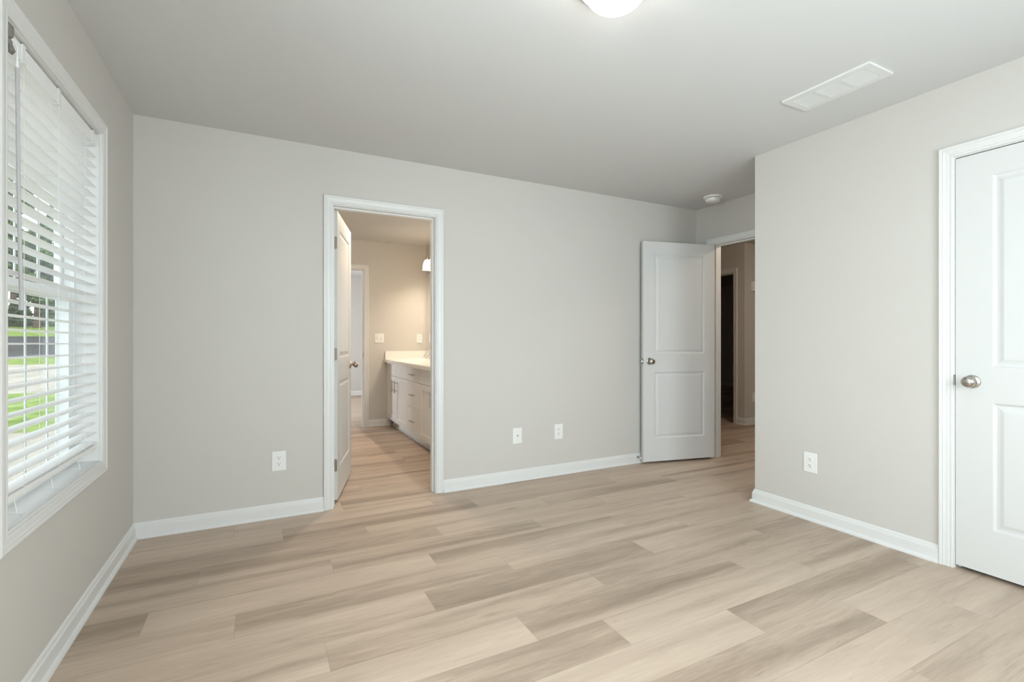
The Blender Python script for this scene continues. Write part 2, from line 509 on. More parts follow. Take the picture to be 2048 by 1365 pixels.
# casing profile: offset from the opening outward, projection from the wall
CAS = [(0,0),(0,0.009),(0.003,0.0115),(0.010,0.0115),(0.013,0.0095),(0.016,0.0125),(0.030,0.0135),(0.038,0.0155),(0.043,0.0145),(0.046,0.0170),(0.053,0.0175),(0.057,0.0150),(0.057,0)]
def door_trim(name, label, a0, a1, mapf, back_map, depth_map, t=WT, stop=None):
    """casing on both faces + jamb boards + stop; local plane coords (a along wall, z); depth_map(a, z, d) d=0 room face, d=t far face"""
    root = empty(name)
    path = [(a1+0.005, 0), (a1+0.005, DH+0.005), (a0-0.005, DH+0.005), (a0-0.005, 0)]
    for nm, mp in (('casing', mapf), ('casing', back_map)):
        if mp is None: continue
        bm = bmesh.new()
        sweep(bm, path, [(-o, d) for o, d in CAS], mp)
        link_mesh(nm, bm, M['trim'], root)
    bm = bmesh.new()
    def dbox(a_0, a_1, z0, z1, d0, d1):
        P = [depth_map(a, z, d) for a in (a_0, a_1) for z in (z0, z1) for d in (d0, d1)]
        xs, ys, zs = zip(*P)
        box(bm, min(xs), max(xs), min(ys), max(ys), min(zs), max(zs))
    dbox(a0-JB, a0, 0, DH, 0, t); dbox(a1, a1+JB, 0, DH, 0, t); dbox(a0-JB, a1+JB, DH, DH+JB, 0, t)
    link_mesh('jamb', bm, M['trim'], root)
    if stop:
        bm = bmesh.new()
        s0, s1 = stop
        dbox(a0, a0+0.011, 0, DH-0.011, s0, s1); dbox(a1-0.011, a1, 0, DH-0.011, s0, s1); dbox(a0, a1, DH-0.011, DH, s0, s1)
        link_mesh('door_stop_strip', bm, M['trim'], root)
    return struct(root, label, 'door trim')
# back wall faces -Y (room), left-of-travel offset handled by sign
t_bath = door_trim('trim_1', 'white casing and jamb around the bathroom doorway', BX0, BX1,
    lambda p, d: (p.x, YB-d, p.y), lambda p, d: (p.x, YB2+d, p.y), lambda a, z, d: (a, YB+d, z), stop=(0.038, 0.076))
t_entry = door_trim('trim_2', 'white casing and jamb around the entry doorway in the alcove', EY0, EY1,
    lambda p, d: (XE-d, p.x, p.y), lambda p, d: (XE2+d, p.x, p.y), lambda a, z, d: (XE+d, a, z), stop=(0.040, 0.078))
t_closet = door_trim('trim_3', 'white casing and jamb around the closed closet door', CY0, CY1,
    lambda p, d: (XR-d, p.x, p.y), None, lambda a, z, d: (XR+d, a, z), stop=(0.038, 0.076))
t_far = door_trim('trim_4', 'white casing around the far bathroom doorway', FX0, FX1,
    lambda p, d: (p.x, BYF-d, p.y), lambda p, d: (p.x, BYF2+d, p.y), lambda a, z, d: (a, BYF+d, z), stop=(0.038, 0.076))
t_hall = door_trim('trim_5', 'warm-lit casing around the dark doorway across the hall', DY0, DY1,
    lambda p, d: (HX-d, p.x, p.y), None, lambda a, z, d: (HX+d, a, z), stop=(0.038, 0.076))
# strike plates
def plate(name, x0, x1, y0, y1, z0, z1, mat, parent, bev=0.0):
    return boxes(name, mat, [(x0, x1, y0, y1, z0, z1)], parent, bev)
plate('strike_plate', XR+0.001, XR+0.037, CY1-0.0012, CY1+0.0003, 0.915, 0.972, M['nickel'], t_closet)
bm = bmesh.new(); box(bm, XR-0.006, XR+0.001, CY1-0.001, CY1+0.006, 0.918, 0.969, 0.001)
link_mesh('strike_lip', bm, M['nickel'], t_closet)
plate('strike_plate', FX1-0.0012, FX1+0.0003, BYF+0.003, BYF+0.034, 0.915, 0.972, M['nickel'], t_far)

# ------------------------------------------------------------------ doors
def leaf_mesh(W, Hh, y0, y1, x0=0.003, z0=0.02, st=0.115, pz=((0.233, 0.842), (1.014, 1.933))):
    """two-panel moulded slab in local coords"""
    bm = bmesh.new()
    xs = [x0, x0+st, x0+W-st, x0+W]
    zs = [z0, pz[0][0], pz[0][1], pz[1][0], pz[1][1], z0+Hh]
    rings = [(0,0),(0.004,0.0045),(0.009,0.0075),(0.014,0.0080),(0.024,0.0065),(0.036,0.0028),(0.040,0.0022)]
    for yf, sgn in ((y0, 1), (y1, -1)):
        g = {}
        def V(x, z, d=0):
            k = (round(x,5), round(z,5), round(d,5))
            if k not in g: g[k] = bm.verts.new((x, yf + sgn*d, z))
            return g[k]
        for i in range(3):
            for j in range(5):
                if i == 1 and j in (1, 3):
                    for (a, da), (b, db) in zip(rings, rings[1:]):
                        A = [V(xs[1]+a, zs[j]+a, da), V(xs[2]-a, zs[j]+a, da), V(xs[2]-a, zs[j+1]-a, da), V(xs[1]+a, zs[j+1]-a, da)]
                        B = [V(xs[1]+b, zs[j]+b, db), V(xs[2]-b, zs[j]+b, db), V(xs[2]-b, zs[j+1]-b, db), V(xs[1]+b, zs[j+1]-b, db)]
                        for k in range(4): bm.faces.new([A[k], A[(k+1)%4], B[(k+1)%4], B[k]])
                    bm.faces.new(B)
                else:
                    bm.faces.new([V(xs[i],zs[j]), V(xs[i+1],zs[j]), V(xs[i+1],zs[j+1]), V(xs[i],zs[j+1])])
        edge = [V(x, zs[0]) for x in xs] + [V(xs[3], z) for z in zs[1:]] + [V(x, zs[5]) for x in xs[2::-1]] + [V(xs[0], z) for z in zs[4:0:-1]]
        if sgn == 1: E0 = edge
        else: E1 = edge
    for k in range(len(E0)):
        bm.faces.new([E0[k], E0[(k+1) % len(E0)], E1[(k+1) % len(E1)], E1[k]])
    return bm

def knob_set(door, x, z, yface, sgn, mat, both=None):
    def one(yf, s):
        r = bmesh.new()
        lathe(r, [(0.0,0),(0.0325,0),(0.0325,0.003),(0.030,0.007),(0.020,0.010),(0.013,0.011),(0.0,0.011)], (x, yf, z), (0, s, 0), 36)
        ro = link_mesh('rose', r, mat, door, True)
        k = bmesh.new()
        lathe(k, [(0,0.010),(0.011,0.010),(0.0105,0.024),(0.015,0.029),(0.0225,0.034),(0.0268,0.042),(0.0275,0.050),(0.0255,0.057),(0.019,0.0625),(0.009,0.065),(0,0.0655)], (x, yf, z), (0, s, 0), 36)
        link_mesh('door_knob', k, mat, door, True)
    one(yface, sgn)
    if both is not None: one(both, -sgn)

# bathroom door: hinged on the left jamb, swung 74 degrees into the bathroom
door_b = link_mesh('door_1', leaf_mesh(0.711, 2.03, -0.042, -0.007, st=0.105), M['door'])
door_b.location = (BX0, YB2+0.007, 0); door_b.rotation_euler = (0, 0, radians(74))
struct(door_b, 'white two-panel door standing ajar inside the bathroom doorway', 'door')
knob_set(door_b, 0.003+0.711-0.060, 0.938, -0.042, -1, M['bronze'], -0.007)
def hinge_leaf(z0, z1, y0, y1):
    bm = bmesh.new()
    pts = []
    r = 0.010
    for cy, cz, a0 in ((y0+r, z0+r, 180), (y1-0.001, z0, None), (y1-0.001, z1, None), (y0+r, z1-r, 90)):
        if a0 is None: pts.append((cy, cz))
        else:
            for k in range(5):
                a = radians(a0 + (k * 22.5 if a0 == 180 else k * 22.5))
                pts.append((cy + r*cos(a), cz + r*sin(a)))
    # order: lower-left arc (180->270), lower-right, upper-right, upper-left arc (90->180)
    v0 = [bm.verts.new((0.0013, y, z)) for y, z in pts]; v1 = [bm.verts.new((0.0031, y, z)) for y, z in pts]
    bm.faces.new(v0); bm.faces.new(v1)
    for k in range(len(pts)): bm.faces.new([v0[k], v0[(k+1)%len(pts)], v1[(k+1)%len(pts)], v1[k]])
    tube(bm, [(0, 0.0, z0), (0, 0.0, z1)], 0.006, 10)
    for zz in (z0+0.018, (z0+z1)/2, z1-0.018):
        lathe(bm, [(0.0035, 0), (0.003, 0.0008), (0, 0.001)], (0.0013, (y0+y1)/2, zz), (-1, 0, 0), 8)
    return bm
for z0 in (0.219, 0.999, 1.781):
    link_mesh('hinge', hinge_leaf(z0, z0+0.088, -0.040, -0.006), M['hinge'], door_b)

# entry door: swung back past the alcove wall
door_e = link_mesh('door_2', leaf_mesh(0.762, 2.03, 0.006, 0.041), M['door'])
door_e.location = (XE-0.006, EY1, 0); door_e.rotation_euler = (0, 0, radians(-192))
struct(door_e, 'white two-panel entry door swung open towards the back wall', 'door')
knob_set(door_e, 0.003+0.762-0.060, 0.945, 0.041, 1, M['nickel'], 0.006)
lp = empty('latch'); lp.parent = door_e
bm = bmesh.new(); box(bm, 0.7648, 0.7662, 0.0125, 0.0355, 0.916, 0.974, 0.0006)
link_mesh('latch_plate', bm, M['hinge'], lp)
bm = bmesh.new(); box(bm, 0.766, 0.776, 0.017, 0.030, 0.937, 0.953, 0.002)
link_mesh('latch_bolt', bm, M['chrome'], lp)
for z0 in (0.219, 0.999, 1.781):
    bm = bmesh.new(); tube(bm, [(0,0,z0),(0,0,z0+0.088)], 0.006, 10); box(bm, 0.0012, 0.003, 0.004, 0.036, z0, z0+0.088)
    link_mesh('hinge', bm, M['hinge'], door_e)

# closet door: closed
door_c = link_mesh('door_3', leaf_mesh(0.762, 2.03, -0.035, 0.0, x0=0.0, st=0.139), M['door'])
door_c.location = (XR-0.002, 0.371, 0); door_c.rotation_euler = (0, 0, radians(90))
struct(door_c, 'closed white two-panel closet door at the right edge', 'door')
knob_set(door_c, 0.762-0.065, 0.940, 0.0, 1, M['nickel'])

# ------------------------------------------------------------------ windows
def make_window(name, y0, y1, label, casing=True, place=None):
    root = empty(name, (XL, (y0+y1)/2, WZ0))
    inv = Matrix.Translation((-XL, -(y0+y1)/2, -WZ0))
    def add(nm, bm, mat, parent=root, smooth=False):
        if parent is root: bmesh.ops.transform(bm, matrix=inv, verts=bm.verts)
        else: bmesh.ops.transform(bm, matrix=inv, verts=bm.verts)
        return link_mesh(nm, bm, mat, parent, smooth)
    if casing:
        bm = bmesh.new()
        path = [(y0-0.005, WZ0-0.005), (y1+0.005, WZ0-0.005), (y1+0.005, WZ1+0.005), (y0-0.005, WZ1+0.005)]
        sweep(bm, path, [(-o, d) for o, d in CAS], lambda p, d: (XL+d, p.x, p.y), True)
        add('casing', bm, M['trim'])
    # liner boards
    xb = XL-0.085
    bm = bmesh.new()
    box(bm, xb, XL, y0-LN, y0, WZ0-LN, WZ1+LN); box(bm, xb, XL, y1, y1+LN, WZ0-LN, WZ1+LN)
    box(bm, xb, XL, y0, y1, WZ0-LN, WZ0); box(bm, xb, XL, y0, y1, WZ1, WZ1+LN)
    add('jamb_liner', bm, M['trim'])
    # vinyl frame
    xf0, xf1 = XO+0.004, xb
    bm = bmesh.new()
    def ring(bm, X0, X1, a0, a1, z0, z1, w, wb=None, wt=None):
        wb = wb or w; wt = wt or w
        box(bm, X0, X1, a0, a0+w, z0, z1); box(bm, X0, X1, a1-w, a1, z0, z1)
        box(bm, X0, X1, a0+w, a1-w, z0, z0+wb); box(bm, X0, X1, a0+w, a1-w, z1-wt, z1)
    ring(bm, xf0, xf1, y0-LN, y1+LN, WZ0-LN, WZ1+LN, LN+0.010)
    ring(bm, xf0, xf0+0.004, y0+0.010, y1-0.010, WZ0+0.010, WZ1-0.010, 0.012)
    ring(bm, xf0+0.027, xf0+0.031, y0+0.010, y1-0.010, WZ0+0.010, WZ1-0.010, 0.010)
    add('frame', bm, M['vinyl'])
    zm = (WZ0+WZ1)/2
    for nm, X0, X1, z0, z1 in (('upper_sash', xf0+0.005, xf0+0.026, zm-0.02, WZ1-0.012), ('lower_sash', xf0+0.032, xf0+0.055, WZ0+0.012, zm+0.02)):
        bm = bmesh.new()
        a0, a1 = y0+0.014, y1-0.014
        ring(bm, X0, X1, a0, a1, z0, z1, 0.042, 0.045, 0.036)
        xm = (X0+X1)/2
        # grille bars: two uprights and one crossbar inside the glass
        w = (a1-a0-0.084)
        for k in (1, 2, 3):
            c = a0+0.042+w*k/4
            box(bm, xm-0.002, xm+0.002, c-0.006, c+0.006, z0+0.045, z1-0.036)
        zc = (z0+z1)/2
        box(bm, xm-0.0018, xm+0.0018, a0+0.042, a1-0.042, zc-0.007, zc+0.007)
        s = add(nm, bm, M['vinyl'])
        bm = bmesh.new()
        box(bm, xm+0.006, xm+0.010, a0+0.040, a1-0.040, z0+0.043, z1-0.034)
        add('glass_pane', bm, M['glass'], s)
    # sash locks
    bm = bmesh.new()
    for yy in (y0+0.28, y1-0.28):
        box(bm, xf0+0.034, xf0+0.053, yy-0.025, yy+0.025, zm+0.020, zm+0.030, 0.003)
    add('sash_lock', bm, M['vinyl'])
    if place: root.location, root.rotation_euler = place, (0, 0, pi/2)
    return struct(root, label, 'window')
make_window('window_1', WY0, WY1, 'white framed sash window on the left wall behind the blind')
make_window('window_2', TY0, TY1, 'white framed sash window beside the viewer')
for i, (a, b) in enumerate(RW):
    make_window('window_%d' % (3+i), WY0, WY1, 'white framed sash window behind the viewer, %s one' % ('left', 'right')[i], place=((a+b)/2, YREAR, WZ0))

# ------------------------------------------------------------------ window blind
def make_blind():
    yc = (WY0+WY1)/2
    zt = 2.070
    root = empty('window_blind', (XL-0.034, yc, zt))
    half = 0.447
    tilt = radians(-0.5)              # the slats hang slightly lower towards the far end
    def z_at(y, z): return z + (y - half) * math.tan(tilt)
    L0 = zt
    bm = bmesh.new(); box(bm, -0.026, 0.024, -half, half, -0.050, 0.004, 0.003)
    link_mesh('headrail', bm, M['blind'], root)
    # slats
    bm = bmesh.new()
    z0 = 1.1254 - L0
    pitch = 0.04446
    zs = [z0 + pitch*k for k in range(-10, 20)]
    n = 7
    for z in zs:
        up, dn = [], []
        for s in range(n):
            t = -1 + 2*s/(n-1)
            x = t*0.0255; zz = z + 0.0022*(1-t*t)
            up.append([(x, y, z_at(y, zz+0.0014)) for y in (-half, half)])
            dn.append([(x, y, z_at(y, zz-0.0014)) for y in (-half, half)])
        U = [[bm.verts.new(p) for p in r] for r in up]; D = [[bm.verts.new(p) for p in r] for r in dn]
        for s in range(n-1):
            bm.faces.new([U[s][0], U[s][1], U[s+1][1], U[s+1][0]]); bm.faces.new([D[s][0], D[s][1], D[s+1][1], D[s+1][0]])
        for E in (0, 1): bm.faces.new([U[i][E] for i in range(n)] + [D[i][E] for i in range(n-1, -1, -1)])
        for e in (0, n-1): bm.faces.new([U[e][0], U[e][1], D[e][1], D[e][0]])
    link_mesh('slats', bm, M['blind'], root)
    # bottom rail
    zr = 0.662 - L0
    bm = bmesh.new()
    box(bm, -0.026, 0.026, -half, half, zr-0.012, zr+0.008, 0.003)
    for v in bm.verts: v.co.z = z_at(v.co.y, v.co.z)
    link_mesh('bottom_rail', bm, M['blind'], root)
    # ladder cords, three stations, front and back strings plus the rungs
    for yy in (-0.300, -0.008, 0.286):
        bm = bmesh.new()
        for x in (-0.0268, 0.0268):
            tube(bm, [(x, yy, -0.045), (x, yy, z_at(yy, zr-0.010))], 0.0009, 6)
        for z in zs:
            tube(bm, [(-0.0268, yy, z_at(yy, z-0.0022)), (0.0268, yy, z_at(yy, z-0.0022))], 0.0006, 4)
        link_mesh('ladder_cord', bm, M['cord'], root)
        # spare cord lying below the bottom rail
        bm = bmesh.new()
        zb = WZ0 - L0 + 0.0015
        zq = z_at(yy, zr-0.012)
        tube(bm, [(0.0, yy, zq), (0.004, yy+0.002, zq-0.022), (0.010, yy+0.004, zb), (0.026, yy-0.012, zb), (0.030, yy-0.03, zb)], 0.0012, 6)
        tube(bm, [(0.010, yy+0.004, zb), (-0.022, yy+0.020, zb)], 0.0012, 6)
        link_mesh('cord_tail', bm, M['rubber'], root)
    # valance clips on the headrail
    for yy in (-0.30, 0.0, 0.40):
        bm = bmesh.new()
        box(bm, 0.0245, 0.0262, yy-0.014, yy+0.014, -0.052, 0.005, 0.0006)
        box(bm, 0.004, 0.029, yy-0.014, yy+0.014, -0.0535, -0.0515, 0.0006)
        box(bm, 0.0245, 0.029, yy-0.014, yy+0.014, 0.003, 0.005, 0.0006)
        link_mesh('valance_clip', bm, M['clip'], root)
    # tilt wand with its hook
    wd = empty('tilt_wand'); wd.parent = root
    bm = bmesh.new()
    y0, y1 = 1.973-yc, 2.003-yc
    tube(bm, [(0.040, y0, 1.965-L0), (0.040, (y0+y1)/2-0.004, 1.6-L0), (0.040, y1, 1.262-L0), (0.040, y1, 1.258-L0), (0.040, y1, 1.236-L0)],
         [0.0050, 0.0050, 0.0052, 0.0064, 0.0064], 10)
    link_mesh('rod', bm, M['wand'], wd, True)
    bm = bmesh.new()
    tube(bm, [(0.026, y0-0.004, -0.028), (0.036, y0-0.004, -0.030), (0.041, y0-0.002, -0.046), (0.040, y0, -0.075), (0.040, y0, -0.105)], [0.002, 0.002, 0.002, 0.0025, 0.0045], 8)
    link_mesh('hook', bm, M['clip'], wd, True)
    # grey mounting bracket tab at the near end
    bm = bmesh.new()
    tube(bm, [(0.026, -half+0.014, 0.001), (0.033, -half+0.022, -0.006), (0.034, -half+0.027, -0.030), (0.031, -half+0.030, -0.034)], [0.012, 0.013, 0.009, 0.004], 10)
    tube(bm, [(0.031, -half+0.030, -0.034), (0.032, -half+0.033, -0.044), (0.033, -half+0.036, -0.050)], [0.005, 0.007, 0.005], 8)
    tube(bm, [(0.033, -half+0.036, -0.048), (0.033, -half+0.041, -0.066), (0.033, -half+0.046, -0.074)], [0.005, 0.010, 0.002], 8)
    link_mesh('bracket_tab', bm, M['bracket'], root, True)
    return tag(root, 'white horizontal slat blind hung open in the left window', 'window blind')
make_blind()

# ------------------------------------------------------------------ wall plates
def wall_frame(normal, pos):
    """Empty whose local -Y faces out of the wall"""
    rz = {'-y': 0.0, '-x': -pi/2, '+x': pi/2}[normal]
    return pos, rz
def plate_mesh(w, h, t=0.0055):
    bm = bmesh.new(); box(bm, -w/2, w/2, -t, 0, -h/2, h/2, 0.0022); return bm
def receptacle(root):
    for s in (-1, 1):
        bm = bmesh.new()
        zc = s*0.0195
        prof = []
        for k in range(28):
            a = 2*pi*k/28
            prof.append((0.0172*cos(a), max(-0.0142, min(0.0142, 0.0172*sin(a)))))
        v0 = [bm.verts.new((x, -0.0050, zc+z)) for x, z in prof]; v1 = [bm.verts.new((x, -0.0078, zc+z)) for x, z in prof]
        bm.faces.new(v0); bm.faces.new(v1)
        for k in range(28): bm.faces.new([v0[k], v0[(k+1)%28], v1[(k+1)%28], v1[k]])
        r = link_mesh('socket', bm, M['plastic'], root)
        bm = bmesh.new()
        box(bm, -0.0078, -0.0052, -0.0082, -0.0060, zc+0.000, zc+0.0085)
        box(bm, 0.0052, 0.0074, -0.0082, -0.0060, zc+0.0010, zc+0.0075)
        lathe(bm, [(0.0028,0),(0.0028,0.0022)], (0, -0.0060, zc-0.0065), (0,-1,0), 10)
        link_mesh('slots', bm, M['dark'], r)
    bm = bmesh.new(); lathe(bm, [(0.003,0),(0.0026,0.001),(0,0.0012)], (0,-0.0055,0), (0,-1,0), 10)
    link_mesh('screw', bm, M['rubber'], root)
def outlet(pos, rz, label, w=0.083, h=0.126, group=None):
    root = empty('wall_outlet', pos, rz)
    link_mesh('cover_plate', plate_mesh(w, h), M['plastic'], root)
    receptacle(root)
    return tag(root, label, 'outlet', group)
outlet((0.0875, YB, 0.3625), 0, 'white duplex outlet low on the wall left of the bathroom doorway')
outlet((2.222, YB, 0.3655), 0, 'white duplex outlet on the back wall, nearer the open entry door')
outlet((XR, 1.8555, 0.3645), -pi/2, 'white duplex outlet on the right wall beside the closet door')
outlet((1.905, BYF, 1.160), 0, 'white outlet above the vanity on the bathroom far wall', 0.075, 0.120)
# coax plate
cx = empty('coax_plate', (1.8265, YB, 0.3655))
link_mesh('cover_plate', plate_mesh(0.083, 0.126), M['plastic'], cx)
bm = bmesh.new(); lathe(bm, [(0.0055,0),(0.0055,0.003),(0.0045,0.003),(0.0045,0.010),(0.0015,0.010),(0.0012,0.007),(0,0.007)], (0,-0.0052,0.001), (0,-1,0), 14)
link_mesh('coax_jack', bm, M['hinge'], cx, True)
for s in (-1, 1):
    bm = bmesh.new(); lathe(bm, [(0.003,0),(0.0026,0.001),(0,0.0012)], (0,-0.0055,s*0.042), (0,-1,0), 10)
    link_mesh('screw', bm, M['rubber'], cx)
tag(cx, 'white cable jack plate on the back wall beside an outlet', 'wall plate')
# bathroom double switch
sw = empty('light_switch', (1.361, BYF, 1.162))
link_mesh('cover_plate', plate_mesh(0.122, 0.124), M['plastic'], sw)
for s in (-1, 1):
    bm = bmesh.new(); box(bm, s*0.023-0.005, s*0.023+0.005, -0.0068, -0.005, -0.012, 0.012)
    t = link_mesh('toggle_slot', bm, M['cord'], sw)
    bm = bmesh.new(); box(bm, s*0.023-0.0035, s*0.023+0.0035, -0.017, -0.006, -0.002, 0.010, 0.0015)
    link_mesh('toggle', bm, M['plastic'], t)
tag(sw, 'white double toggle switch plate on the bathroom far wall', 'light switch')
# hall wall: chime box and low outlet, both cut by the room corner
ch = empty('door_chime', (5.925, HYC, 1.863))
bm = bmesh.new(); box(bm, -0.075, 0.075, -0.045, 0, -0.065, 0.065, 0.006); link_mesh('cover', bm, M['plastic'], ch)
bm = bmesh.new()
for k in range(6): box(bm, -0.05, 0.05, -0.0462, -0.044, -0.042+k*0.016, -0.038+k*0.016)
link_mesh('grille', bm, M['cord'], ch)
tag(ch, 'white chime box high on the hall wall', 'door chime')
outlet((5.915, HYC, 0.3645), 0, 'white outlet low on the hall wall past the corner')

# ------------------------------------------------------------------ ceiling things
def flush_light(pos, label, dome_mat, R=0.165):
    root = empty('ceiling_light', pos)
    s = R/0.165
    bm = bmesh.new()
    lathe(bm, [(0.0,0),(0.150*s,0),(0.163*s,0.004),(0.165*s,0.012),(0.160*s,0.022),(0.150*s,0.029),(0.140*s,0.031),(0.0,0.031)], (0,0,0), (0,0,-1), 64)
    link_mesh('rim', bm, M['trim'], root, True)
    bm = bmesh.new()
    lathe(bm, [(0.0,0.030)]+[(0.131*s*cos(a), 0.031+0.088*s*sin(a)) for a in [radians(x) for x in range(0, 90, 6)]]+[(0.0,0.031+0.088*s)], (0,0,0), (0,0,-1), 64)
    link_mesh('glass_dome', bm, dome_mat, root, True)
    return tag(root, label, 'ceiling light')
flush_light((1.125, 1.37, H), 'round white flush light with glowing dome on the bedroom ceiling', M['dome'], 0.140)
flush_light((1.00, 4.30, H), 'round white flush light added out of view on the bathroom ceiling', M['dome_bath_added'], 0.140)  # unseen lamp added to brighten the bathroom floor and door
flush_light((4.75, 2.75, H), 'round warm-glowing flush light added out of view on the hall ceiling', M['dome_hall_added'])  # unseen lamp added for the warm light in the hall
flush_light((7.6, 9.0, H), 'dim round flush light added out of view in the dark room beyond the hall', M['dome_dim_added'], 0.140)  # unseen lamp added to lift the dark room slightly

sd = empty('smoke_detector', (3.62, 3.055, H))
bm = bmesh.new(); lathe(bm, [(0,0),(0.080,0),(0.082,0.004),(0.080,0.012),(0.070,0.015),(0,0.015)], (0,0,0), (0,0,-1), 40); link_mesh('base', bm, M['plastic'], sd, True)
bm = bmesh.new(); lathe(bm, [(0,0.016),(0.060,0.016),(0.066,0.019),(0.065,0.030),(0.060,0.044),(0.050,0.050),(0,0.051)], (0,0,0), (0,0,-1), 40); link_mesh('cover', bm, M['plastic'], sd, True)
bm = bmesh.new(); lathe(bm, [(0,0.014),(0.061,0.014),(0.061,0.018),(0,0.018)], (0,0,0), (0,0,-1), 40); link_mesh('vent_slot', bm, M['dark'], sd)
tag(sd, 'round white smoke detector on the alcove ceiling', 'smoke detector')

# return-air grille, three louvred bays
vg = empty('air_vent', (2.6045, 1.445, H))
bm = bmesh.new()
wx, wy = 0.1045, 0.213
t0 = 0.010
bay = [(-0.178, -0.071), (-0.0535, 0.0535), (0.071, 0.178)]
bx = 0.068
cuts = [-wy]
box(bm, -wx, -bx, -wy, wy, -t0, 0); box(bm, bx, wx, -wy, wy, -t0, 0)
ys = [-wy] + [v for b in bay for v in b] + [wy]
for k in range(0, len(ys), 2): box(bm, -bx, bx, ys[k], ys[k+1], -t0, 0)
link_mesh('frame', bm, M['trim'], vg)
for a, b in bay:
    bm = bmesh.new()
    for k in range(12):
        x = -bx + 0.0057 + k*0.01133
        v = [bm.verts.new((x+sx, yy, zz)) for yy in (a, b) for sx, zz in ((0.0046,-0.0098),(0.0036,-0.0098),(-0.0038,-0.0010),(-0.0028,-0.0010))]
        for q in ((0,1,2,3),(4,5,6,7),(0,1,5,4),(1,2,6,5),(2,3,7,6),(3,0,4,7)): bm.faces.new([v[i] for i in q])
    link_mesh('louvre_bay', bm, M['trim'], vg)
bm = bmesh.new(); box(bm, -bx, bx, bay[0][0], bay[2][1], -0.0004, -0.0001); link_mesh('duct_dark_sheet', bm, M['bracket'], vg)  # thin dark sheet stands in for the shaded duct behind the louvres
for s in (-1, 1):
    bm = bmesh.new(); lathe(bm, [(0.004,0),(0.003,0.0012),(0,0.0015)], (0, s*0.196, -t0), (0,0,-1), 10)
    link_mesh('screw', bm, M['cord'], vg)
tag(vg, 'white rectangular return-air grille with three louvred bays on the ceiling', 'air vent')

# door stop on the baseboard behind the entry door
ds = empty('door_stop', (3.082, YB-0.0135, 0.056))
bm = bmesh.new(); lathe(bm, [(0,0),(0.011,0),(0.011,0.003),(0.006,0.006),(0,0.006)], (0,0,0), (0,-1,0), 16); link_mesh('base', bm, M['hinge'], ds, True)
bm = bmesh.new()
lathe(bm, [(0,0.004)]+[(0.0052+0.0010*(k%2), 0.005+0.0018*k) for k in range(18)]+[(0,0.037)], (0,0,0), (0,-1,0), 14); link_mesh('spring', bm, M['hinge'], ds, True)
bm = bmesh.new(); lathe(bm, [(0,0.036),(0.0075,0.036),(0.0075,0.046),(0.005,0.049),(0,0.049)], (0,0,0), (0,-1,0), 14); link_mesh('rubber_tip', bm, M['rubber'], ds, True)
tag(ds, 'small spring door stop on the baseboard at the edge of the open entry door', 'door stop')

# ------------------------------------------------------------------ bathroom vanity
VX = 1.457                       # face of the doors
VB = BXR - 0.003                 # back
CT0, CT1 = 0.848, 0.885
def cab_front(bm, y0, y1, z0, z1, shaker):
    g = 0.0025
    y0 += g; y1 -= g; z0 += g; z1 -= g
    if not shaker:
        box(bm, VX, VX+0.019, y0, y1, z0, z1, 0.0015); return
    f = 0.060
    box(bm, VX+0.009, VX+0.019, y0+f, y1-f, z0+f, z1-f)
    box(bm, VX, VX+0.019, y0, y0+f, z0, z1); box(bm, VX, VX+0.019, y1-f, y1, z0, z1)
    box(bm, VX, VX+0.019, y0+f, y1-f, z0, z0+f); box(bm, VX, VX+0.019, y0+f, y1-f, z1-f, z1)
def bar_pull(parent, yc, zc, L, vertical):
    bm = bmesh.new()
    xb = VX-0.032
    d = Vector((0,0,1)) if vertical else Vector((0,1,0))
    c = Vector((xb, yc, zc))
    tube(bm, [c-d*L/2, c+d*L/2], 0.006, 10)
    for s in (-1, 1):
        p = c + d*s*L*0.32
        tube(bm, [p, p+Vector((0.0325,0,0))], 0.0048, 8)
    return link_mesh('bar_pull', bm, M['nickel'], parent, True)
def cabinet(y0, y1, label, kind, split=None):
    root = empty('vanity_cabinet', (0,0,0))
    bm = bmesh.new()
    t = 0.016
    box(bm, VX+0.020, VB, y0, y0+t, 0.10, CT0); box(bm, VX+0.020, VB, y1-t, y1, 0.10, CT0)
    box(bm, VX+0.020, VB-t, y0+t, y1-t, 0.10, 0.10+t); box(bm, VB-t, VB, y0+t, y1-t, 0.10, CT0)
    box(bm, VX+0.020, VX+0.038, y0+t, y1-t, 0.10+t, CT0)
    box(bm, VX+0.080, VB, y0, y1, 0.0, 0.10)
    link_mesh('carcass', bm, M['cabinet'], root)
    bm = bmesh.new(); box(bm, VX+0.066, VX+0.080, y0, y1, 0.0, 0.018, 0.004); link_mesh('shoe_strip', bm, M['trim'], root)
    rows = [(0.105, 0.392), (0.392, 0.682), (0.682, 0.838)]
    if kind == 'drawers':
        for a, b in rows:
            bm = bmesh.new(); cab_front(bm, y0, y1, a, b, False)
            d = link_mesh('drawer', bm, M['cabinet'], root)
            bar_pull(d, (y0+y1)/2, (a+b)/2, 0.15, False)
    else:
        for a, b in ((y0, split), (split, y1)):
            bm = bmesh.new(); cab_front(bm, a, b, 0.682, 0.838, False); link_mesh('false_front', bm, M['cabinet'], root)
        for (a, b, yp) in ((y0, split, split-0.063), (split, y1, split+0.055)):
            bm = bmesh.new(); cab_front(bm, a, b, 0.105, 0.682, True)
            d = link_mesh('door', bm, M['cabinet'], root)
            bar_pull(d, yp, 0.560, 0.150, True)
    return tag(root, label, 'cabinet')
cabinet(5.428, 6.448, 'white two-door vanity cabinet against the bathroom far wall', 'doors', 5.992)
cabinet(4.945, 5.426, 'white three-drawer vanity cabinet in the middle of the vanity', 'drawers')
cabinet(3.925, 4.943, 'white two-door vanity cabinet nearest the bathroom doorway', 'doors', 4.434)
